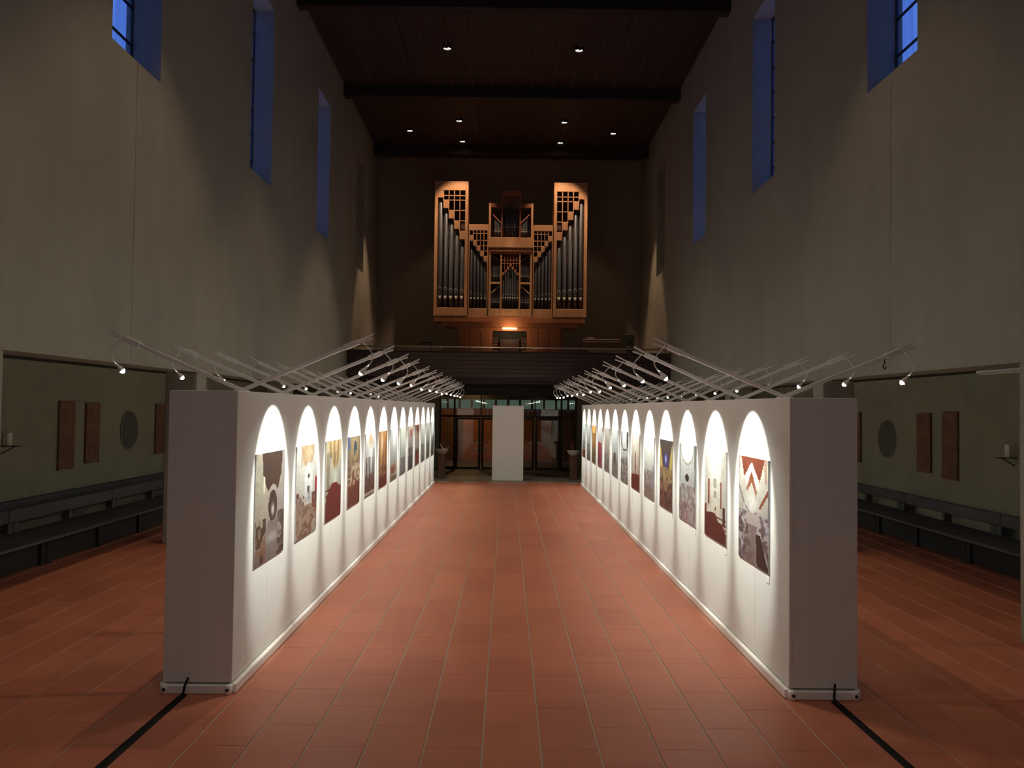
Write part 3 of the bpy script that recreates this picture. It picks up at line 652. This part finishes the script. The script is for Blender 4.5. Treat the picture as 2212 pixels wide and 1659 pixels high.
# ------------------------------------------------------------------ gallery
ga = empty('gallery_parapet', (0, 28.5, 3.4)); tag(ga, 'dark plank gallery parapet with a thin polished rail below the organ', 'parapet')
gs = box('floor_gallery', 'beam', None, -XW, XW, 28.57, Y1, 3.28, 3.5); structure(gs, 'dark floor slab of the organ gallery', 'floor')
for k in range(6): box('plank', 'balc', ga, -XW + .005, XW - .005, -.03 + (.004 if k % 2 else 0), .05, .012 + k * .138, .012 + (k + 1) * .138 - .009, c=.004)
box('cap', 'balc', ga, -XW, XW, -.05, .08, .842, .872, c=.006)
rl = MB().tube([(-XW, .0, 1.0), (XW, .0, 1.0)], .024, 10).build('rail', 'rail', ga, True)
for k in range(9): box('rail_post', 'frame', ga, -5.2 + k * 1.3 - .012, -5.2 + k * 1.3 + .012, -.012, .012, .86, .99)
box('front_backing', 'balc', ga, -XW + .01, XW - .01, .05, .06, 0, .84)
for x0, x1 in ((-3.85, -2.38), (2.75, 4.1)):
    t = empty('gallery_bench', ((x0 + x1) / 2, 29.9, 3.5)); tag(t, 'low pale wooden bench glimpsed behind the gallery rail ' + ('near the plain dark corner' if x0 < 0 else 'below the dark red cabinet'), 'bench')
    h = (x1 - x0) / 2
    box('top', 'cream', t, -h, h, -.25, .25, .93, .98, c=.006); box('leg', 'oak', t, -h + .1, -h + .18, -.2, .2, 0, .93); box('leg', 'oak', t, h - .18, h - .1, -.2, .2, 0, .93)
    box('front', 'cream', t, -h, h, -.25, -.22, .72, .93)

# ------------------------------------------------------------------ organ
OY = 32.0; U = OY / F / 3.95
OX, OZ = lambda zx: zx * U, lambda zy: 2.4 + (882 - (360 + zy / 3.95)) * OY / F      # offsets measured across the organ front
og = empty('pipe_organ', (.02, OY, 3.5)); tag(og, 'golden oak pipe organ with two tall stepped towers of grey pipes', 'organ')
def ob(name, m, parent, x0, x1, zy0, zy1, y0=0.0, y1=.05, c=.006):
    return box(name, m, parent, OX(x0), OX(x1), y0, y1, OZ(zy1) - 3.5, OZ(zy0) - 3.5, c=c)
def pipe(parent, xc, wid, top, mouth, foot0, foot1, y=.20, lipm='lip'):
    """xc, wid in organ units; top/mouth/foot rows; mouth = top row of mouth"""
    r = OX(wid) / 2; zt, zm, zf, zb = (OZ(q) - 3.5 for q in (top, mouth, foot0, foot1)); x = OX(xc)
    p = MB().lathe([(r * .22, zb), (r, zf), (r, zt - .01), (r * .9, zt)], x, y, n=14).build('pipe', 'pipe', parent, True)
    for q in p.data.polygons:
        if abs(q.normal.z) > .9: q.use_smooth = False
    b = MB(); n = 6; rr = r * 1.03                       # lower bright lip: shield on the front of the foot top
    for k in range(n):
        a0, a1 = (math.pi * (1.25 + .5 * (k + i) / n) for i in (0, 1))
        f = lambda a: (x + rr * math.cos(a), y + rr * math.sin(a))
        h = lambda a: r * 1.3 * max(0.05, math.cos((a - 1.5 * math.pi) * 2)) ** .7
        b.quad((*f(a0), zf + r * .15), (*f(a1), zf + r * .15), (f(a1)[0] * .9 + x * .1, f(a1)[1], zf - h(a1) * .9), (f(a0)[0] * .9 + x * .1, f(a0)[1], zf - h(a0) * .9))
    b.build('lower_lip', 'lip', p)
    b = MB()
    for k in range(8):                                   # arched upper lip outline
        a0, a1 = (math.pi * k_ / 8 for k_ in (k, k + 1))
        def g(a, s_): 
            an = 1.5 * math.pi + math.cos(a) * .8 * s_; return (x + rr * 1.01 * math.cos(an), y + rr * 1.01 * math.sin(an), zm - r * 1.4 + r * 1.4 * math.sin(a) * s_)
        b.quad(g(a0, 1), g(a1, 1), g(a1, .86), g(a0, .86))
    b.build('upper_lip', 'lip', p)
    b = MB()
    for k in range(4):
        a0, a1 = (math.pi * (1.27 + .46 * (k + i) / 4) for i in (0, 1))
        b.quad(*[(x + rr * math.cos(a_), y + rr * math.sin(a_), z_) for a_, z_ in ((a0, zf + r * .15), (a1, zf + r * .15), (a1, zf + r * .55), (a0, zf + r * .55))])
    b.build('mouth', 'black', p)
def stepped(s, xo, xi, hdr, topz, n, t0, t1, blk, base0, base1, mtop, mfoot, stile, name, yf):
    """one tower or flat. s=+-1; xo outer, xi inner |x|; n pipes falling from t0 (outer) to t1 (inner)"""
    t = empty(name); t.parent = og
    y0, y1 = yf, yf + .06
    sg = lambda a, b: (min(s * a, s * b), max(s * a, s * b))
    ob('stile', 'oak', t, *sg(xo - stile, xo), topz, base1, y0, y1 + .9); ob('stile', 'oak', t, *sg(xi, xi + stile), topz, base1, y0, y1 + .9)
    ob('header', 'oak', t, *sg(xi + stile, xo - stile), topz, hdr, y0, y1); ob('top_board', 'oak', t, *sg(xi + stile, xo - stile), topz, topz + 6, y1, y1 + .9, c=.003)
    ob('bottom_rail', 'oak', t, *sg(xi + stile, xo - stile), base0, base1, y0, y1); ob('case_back', 'cab', t, *sg(xi + stile, xo - stile), topz + 6, base1, y0 + .86, y0 + .90)
    a0, a1 = xi + stile, xo - stile; w = (a1 - a0) / n
    tops = [t0 + (t1 - t0) * k / (n - 1) for k in range(n)]                   # outer -> inner
    for k in range(n):
        xc = a1 - w * (k + .5)
        pipe(og, s * xc, w * .86, tops[k], mtop + k * 6, mfoot + k * 0, base0 - 2, y=yf + .20)
        if k > 0 or name == 'flat': ob('step_block', 'oak', t, *sg(xc - w / 2, xc + w / 2), tops[k] - blk, tops[k] + 4, y0 + .004, y0 + .05)
        else: ob('step_block', 'oak', t, *sg(xc - w / 2, xc + w / 2), hdr, tops[k] + 2, y0 + .004, y0 + .05)
        # lattice bars
        if k > 0:
            xb = a1 - w * k
            ob('lattice_bar', 'oak', t, *sg(xb - 3.5, xb + 3.5), hdr, tops[k] - blk + 4, y0 + .012, y0 + .04, c=0)
    for k in range(1, n):
        zz = tops[k] - blk - (t1 - t0) / (n - 1) * .12
        row = (tops[k - 1] + tops[k]) / 2 - blk * .35 if name != 'flat' else tops[k] - blk * 1.0
        if row < hdr + 12: continue
        ob('lattice_rail', 'oak', t, *sg(a0, a1 - w * k), row - 3.5, row + 3.5, y0 + .012, y0 + .04, c=0)
    row = hdr + (45 if name == 'tower' else 26)
    ob('lattice_rail', 'oak', t, *sg(a0, a1 - w * (1 if name == 'tower' else 1)), row - 3.5, row + 3.5, y0 + .012, y0 + .04, c=0)
for s in (-1, 1):
    stepped(s, 655, 368, 200, 122, 5, 262, 618, 64, 1210, 1280, 1025, 1108, 26, 'tower', 0.0)
    stepped(s, 362, 192, 540, 488, 5, 622, 805, 42, 1212, 1285, 1066, 1116, 9, 'flat', 0.06)
# centre: upper positive
cu = empty('upper_case'); cu.parent = og
for x in (-190, 172): ob('stile', 'oak', cu, x, x + 18, 305, 600, .02, .9)
for s in (-1, 1):
    x0, x1 = sorted((s * 82, s * 172)); ob('header', 'oakd', cu, x0, x1, 305, 340, .04, .1)
    x0, x1 = sorted((s * 72, s * 82)); ob('stile', 'oakd', cu, x0, x1, 195, 600, .03, .8)
    for k in range(6):
        xc = s * (92 + k * 14); pipe(og, xc, 11, 395 + (5 - k) * 12 if False else 380 + k * 0 + (5 - k) * 14 * (1), 520, 538, 598, y=.22)
    b = MB(); xa, xb = OX(s * 84), OX(s * 170); za, zb = OZ(470) - 3.5, OZ(385) - 3.5
    b.beamlike((xa, .13, za), (xb, .13, zb), .03, .035); b.build('diagonal_trim', 'oakd', cu)
ob('header', 'oakd', cu, -72, 72, 195, 240, .03, .1); ob('top_board', 'oakd', cu, -72, 72, 195, 201, .1, .8)
for k in range(-2, 3): ob('lattice_bar', 'oakd', cu, k * 28 - 2.5, k * 28 + 2.5, 240, 320, .06, .08, c=0)
for z in (262, 286): ob('lattice_rail', 'oakd', cu, -72, 72, z - 2.5, z + 2.5, .06, .08, c=0)
for k in range(-4, 5): pipe(og, k * 16, 13, 290 + abs(k) * 22, 470 + abs(k) * 2, 496 + abs(k) * 1.5, 600, y=.2)
ob('case_back', 'cab', cu, -190, 190, 310, 600, .86, .9)
ob('belt', 'oak', og, -192, 192, 602, 690, -.06, .9); ob('belt_moulding', 'oakd', og, -185, 185, 690, 722, -.02, .9)
# centre: lower
cl = empty('lower_case'); cl.parent = og
for s in (-1, 1):
    x0, x1 = sorted((s * 186, s * 168)); ob('stile', 'oak', cl, x0, x1, 722, 1285, .03, .9)
    x0, x1 = sorted((s * 74, s * 86)); ob('stile', 'oak', cl, x0, x1, 722, 1285, .03, .8)
    x0, x1 = sorted((s * 86, s * 168)); ob('cross_rail', 'oak', cl, x0, x1, 984, 1000, .04, .12); ob('header', 'oakd', cl, x0, x1, 722, 740, .05, .12)
    ob('bottom_rail', 'oak', cl, x0, x1, 1214, 1285, .04, .1)
    for k in range(6): pipe(og, s * (93 + k * 13.6), 11, 800 - k * 8, 905, 925, 984, y=.2)
    for k in range(6): pipe(og, s * (93 + k * 13.6), 12, 1016 + k * 10, 1130, 1150, 1213, y=.2)
    b = MB(); b.beamlike((OX(s * 88), .12, OZ(1008) - 3.5), (OX(s * 166), .12, OZ(1080) - 3.5), .03, .04); b.build('diagonal_trim', 'oak', cl)
    b = MB(); b.beamlike((OX(s * 88), .12, OZ(800) - 3.5), (OX(s * 166), .12, OZ(748) - 3.5), .03, .03); b.build('diagonal_trim', 'oakd', cl)
ob('bottom_rail', 'oak', cl, -74, 74, 1214, 1285, .04, .1); ob('header', 'oakd', cl, -74, 74, 722, 740, .05, .12)
for k in range(-2, 3): ob('lattice_bar', 'oakd', cl, k * 26 - 2.5, k * 26 + 2.5, 740, 830 + abs(k) * 20, .06, .08, c=0)
for z in (765, 795, 822): ob('lattice_rail', 'oakd', cl, -74, 74, z - 2.5, z + 2.5, .06, .08, c=0)
for k in range(-3, 4):
    pipe(og, k * 20.5, 18, 845 + abs(k) * 24, 1078 + abs(k) * 2, 1112, 1212, y=.2)
    ob('step_block', 'oakd', cl, k * 20.5 - 10, k * 20.5 + 10, 828 + abs(k) * 24, 849 + abs(k) * 24, .05, .09)
ob('case_back', 'cab', cl, -186, 186, 722, 1285, .86, .9)
# plinth, base, console
ob('plinth', 'oakd', og, -650, 645, 1282, 1330, .02, 1.1); ob('plinth', 'oakd', og, -585, 580, 1330, 1372, .10, 1.1)
bs = empty('base'); bs.parent = og; GF = 3.5
zt = OZ(1372) - GF
for s in (-1, 1):
    x0, x1 = sorted((s * 150, s * 450)); box('base_panel', 'oakd', bs, OX(x0), OX(x1), .30, 1.1, 0, zt, c=.006)
    for xa, xb in ((165, 245), (252, 340), (348, 438)):
        xs = sorted((s * xa, s * xb)); box('door_panel', 'oakd', bs, OX(xs[0]), OX(xs[1]), .282, .30, .15, zt - .12, c=.006)
box('console_back', 'black', bs, OX(-150), OX(150), .62, .66, 0, zt); box('console_top', 'oakd', bs, OX(-150), OX(150), .30, .66, zt - .12, zt)
for s in (-1, 1):
    xs = sorted((s * 100, s * 148)); jb = box('stop_jamb', 'cab', bs, OX(xs[0]), OX(xs[1]), .42, .60, .55, zt - .35)
    b = MB()
    for r in range(7):
        for c in range(3): b.lathe([(.012, 0), (.012, .03), (.008, .036)], n=8, M4=Matrix.Translation((OX(s * (110 + c * 14)), .42, .68 + r * .12)) @ Matrix.Rotation(R(90), 4, 'X'))
    o = b.build('stop_knobs', 'key', jb); o['kind'] = 'stuff'
for k in range(2): box('keyboard', 'key', bs, OX(-95), OX(95), .30 + k * .12, .43 + k * .12, .78 + k * .09, .81 + k * .09, c=.004)
box('music_desk', 'cab', bs, OX(-85), OX(85), .50, .53, 1.05, 1.5, c=.006)
box('console_light', 'strip', bs, OX(-62), OX(62), .24, .29, OZ(1384) - GF, OZ(1372) - GF, c=.01)
pl = bpy.data.lights.new('console_lamp_light', 'POINT'); pl.energy = 17; pl.color = (1, .68, .36); pl.shadow_soft_size = .06
po = bpy.data.objects.new('console_lamp_light', pl); C.objects.link(po); po.parent = bs; po.location = (0, -.22, OZ(1400) - GF)
obn = empty('organ_bench', (.02, 31.6, 3.5)); tag(obn, 'dark organist bench in front of the console', 'bench')
box('seat', 'cab', obn, -.6, .6, -.17, .17, .5, .55, c=.008); box('side', 'cab', obn, -.56, -.51, -.16, .16, 0, .5); box('side', 'cab', obn, .51, .56, -.16, .16, 0, .5)
cbn = empty('cabinet', (3.45, 32.4, 3.5)); tag(cbn, 'dark red cabinet on the gallery beside the organ base', 'cabinet')
box('body', 'cab', cbn, -.72, .72, -.3, .3, 0, 1.52, c=.01)
for x in (-.36, .36): dd = box('door', 'cab', cbn, x - .34, x + .34, -.32, -.30, .08, 1.42, c=.006); MB().lathe([(.02, 0), (.02, .03)], n=10, M4=Matrix.Translation((x - .28 * (1 if x > 0 else -1), -.32, .75)) @ Matrix.Rotation(R(90), 4, 'X')).build('knob', 'chrome', dd)
lb = empty('paper_stack', (3.05, 32.4, 5.02)); tag(lb, 'small pale stack of sheets on the dark red cabinet', 'papers')
for k in range(4): MB().box(-.16 + .01 * k, .15 - .01 * (k % 2), -.12, .11, k * .025, k * .025 + .022).build('sheet_pile', 'cond', lb)
sp = empty('loudspeaker', (4.55, 32.6, 3.5)); tag(sp, 'tall black loudspeaker on the gallery by the side wall', 'speaker')
box('cabinet', 'black', sp, -.2, .2, -.2, .2, 0, 1.75, c=.015)
for z, r in ((1.5, .06), (1.15, .14), (.7, .14)): MB().lathe([(r, 0), (r, .012), (r * .8, .012), (r * .3, -.005), (.002, .004)], n=20, M4=Matrix.Translation((0, -.2, z)) @ Matrix.Rotation(R(90), 4, 'X')).build('cone', 'wframe', sp, True)
pf = empty('notice_frame', (-3.4, 35.19, 4.7)); tag(pf, 'small dark frame on the dark end wall beside the organ', 'frame')
box('border', 'frame', pf, -.25, .25, -.03, 0, -.35, .35, c=.008); box('sheet', 'backwall', pf, -.21, .21, -.034, -.03, -.31, .31)

# ------------------------------------------------------------------ entrance wall with glass doors
EY = 33.2
we = empty('wall_entrance', (0, EY, 0)); structure(we, 'dark framed glazed entrance wall below the gallery', 'wall')
for s in (-1, 1): box('wall_pier', 'aisle', we, s * 2.66, s * XW, -.0, .25, -.003, 3.28)
box('header', 'frame', we, -2.66, 2.66, 0, .2, 2.88, 3.28)
for x in (-2.62, -2.07, 2.07, 2.62, -.03, .03):
    if abs(x) > 1: box('mullion', 'frame', we, x - .035, x + .035, 0, .12, 0, 2.88, c=.006)
box('centre_mullion', 'frame', we, -.05, .05, 0, .12, 0, 2.88, c=.006)
box('transom', 'frame', we, -2.60, 2.60, .0, .11, 2.02, 2.10, c=.006)
for x0, x1 in ((-2.585, -2.105), (-2.035, -1.06), (-1.02, -.05), (.05, 1.02), (1.06, 2.035), (2.105, 2.585)):
    box('transom_pane', 'glass', we, x0, x1, .05, .058, 2.10, 2.88)
for x in (-1.04, 1.04): box('transom_bar', 'frame', we, x - .02, x + .02, .02, .09, 2.1, 2.88)
for s in (-1, 1):
    a, b = sorted((s * 2.105, s * 2.585)); box('side_pane', 'glass', we, a, b, .05, .058, .12, 2.02); box('side_rail', 'frame', we, a, b, .02, .1, 0, .12)
for n, (x0, x1, hs) in enumerate(((-2.03, -1.055, 1), (-1.025, -.055, -1), (.055, 1.025, 1), (1.055, 2.03, -1))):
    d = empty('door_%d' % (n + 1), (x0, EY + .02, 0)); structure(d, 'dark bronze framed glass entrance door with chrome pull handle', 'door'); d['group'] = 'glass entrance doors'
    w = x1 - x0
    b = MB(); b.box(0, .09, 0, .06, .01, 2.01); b.box(w - .09, w, 0, .06, .01, 2.01); b.box(.09, w - .09, 0, .06, .01, .10); b.box(.09, w - .09, 0, .06, 1.93, 2.01); b.build('door_frame', 'frame', d)
    box('glass_pane', 'glass', d, .09, w - .09, .026, .034, .10, 1.93)
    xh = (w - .16) if hs > 0 else .16
    h = empty('handle'); h.parent = d
    for z in (1.05, .80): MB().lathe([(.018, -.085), (.028, -.08), (.030, 0), (.028, .08), (.018, .085)], n=14, M4=Matrix.Translation((xh, -.05, z)) @ Matrix.Rotation(R(90), 4, 'Y')).tube([(xh, -.05, z), (xh, .005, z)], .012, 8).build('grip_glint', 'chrome', h, True)  # pale pieces shaped after the two highlights on the handle
# vestibule behind the doors
vw = empty('wall_vestibule', (0, 38.4, 0)); structure(vw, 'brown boarded vestibule wall with a row of teal panes', 'wall')
for k in range(-12, 12): box('board', 'vwall', vw, k * .45 + .004, (k + 1) * .45 - .004, 0, .15, -.003, 2.30, c=.006)
box('rail', 'vwall', vw, -XW, XW, -.03, .2, 2.302, 2.36); box('header', 'frame', vw, -XW, XW, 0, .2, 2.76, 3.3)
for k in range(-10, 11): box('post', 'frame', vw, k * .54 - .05, k * .54 + .05, 0, .12, 2.36, 2.76)
for k in range(-10, 10): box('teal_pane', 'tealglass', vw, k * .54 + .05, k * .54 + .49, .05, .056, 2.36, 2.76)
for x0 in (-2.0, .3):
    for x in (x0, x0 + .85): box('panel_door', 'oakd', vw, x, x + .82, -.04, 0, 0, 2.05, c=.008)
for s in (-1, 1):
    o = box('wall_vestibule_side', 'vwall', None, s * XW, s * (XW + .3), 33.26, 38.6, -.2, 3.3); structure(o, 'dark boarded side wall of the vestibule', 'wall')
vc = box('ceiling_vestibule', 'beam', None, -XO, XO, 35.3, 38.6, 3.30, 3.6); structure(vc, 'dark vestibule ceiling', 'ceiling')
vc2 = box('ceiling_under_gallery', 'beam', None, -XA, XA, 28.6, 35.3, 3.20, 3.275); structure(vc2, 'black-brown soffit below the organ gallery', 'ceiling')
vl = empty('vestibule_lamp', (-1.7, 36.2, 3.27)); tag(vl, 'small orange ceiling lamp in the vestibule behind the doors', 'lamp')
MB().lathe([(.11, 0), (.11, -.03), (.09, -.05), (.002, -.06)], n=18, cap=False).build('shade', 'down', vl, True)
pl = bpy.data.lights.new('vestibule_light', 'POINT'); pl.energy = 70; pl.color = (1, .55, .2); pl.shadow_soft_size = .08
po = bpy.data.objects.new('vestibule_light', pl); C.objects.link(po); po.parent = vl; po.location = (0, 0, -.2)
for x0 in (-1.95, .15):
    o = MB().box(x0, x0 + 1.75, 33.45, 34.5, -.003, .014, c=.005).build('door_mat', 'mat_y'); tag(o, 'ochre mat behind the glass doors ' + ('under the orange lamp' if x0 < 0 else 'away from the orange lamp'), 'mat')
# holy water fonts
for s in (-1, 1):
    t = empty('holy_water_font', (s * 2.24, 29.25, 0)); tag(t, 'pale font bowl on a dark square pedestal ' + ('with an open leaflet on it' if s < 0 else 'without a leaflet'), 'font')
    MB().box(-.12, .12, -.12, .12, -.003, .80, c=.012).build('pedestal', 'fontpost', t)
    MB().box(-.15, .15, -.15, .15, -.003, .05, c=.01).build('foot', 'fontpost', t)
    MB().lathe([(.10, .80), (.15, .82), (.20, .90), (.225, .96), (.22, .975), (.19, .97), (.16, .92), (.05, .88)], n=24).build('bowl', 'fontstone', t, True)
lf = empty('leaflet', (-2.20, 29.25, .977)); tag(lf, 'open white leaflet lying on the font bowl', 'leaflet')
for a, ang in ((1, 12), (-1, 55)):
    b = MB().box(0, .20 * 1, -.14, .14, 0, .003).build('page', 'paper', lf); b.rotation_euler = (0, R(-ang) if a > 0 else R(180 + ang), 0)
    b.location = (0, 0, .004)
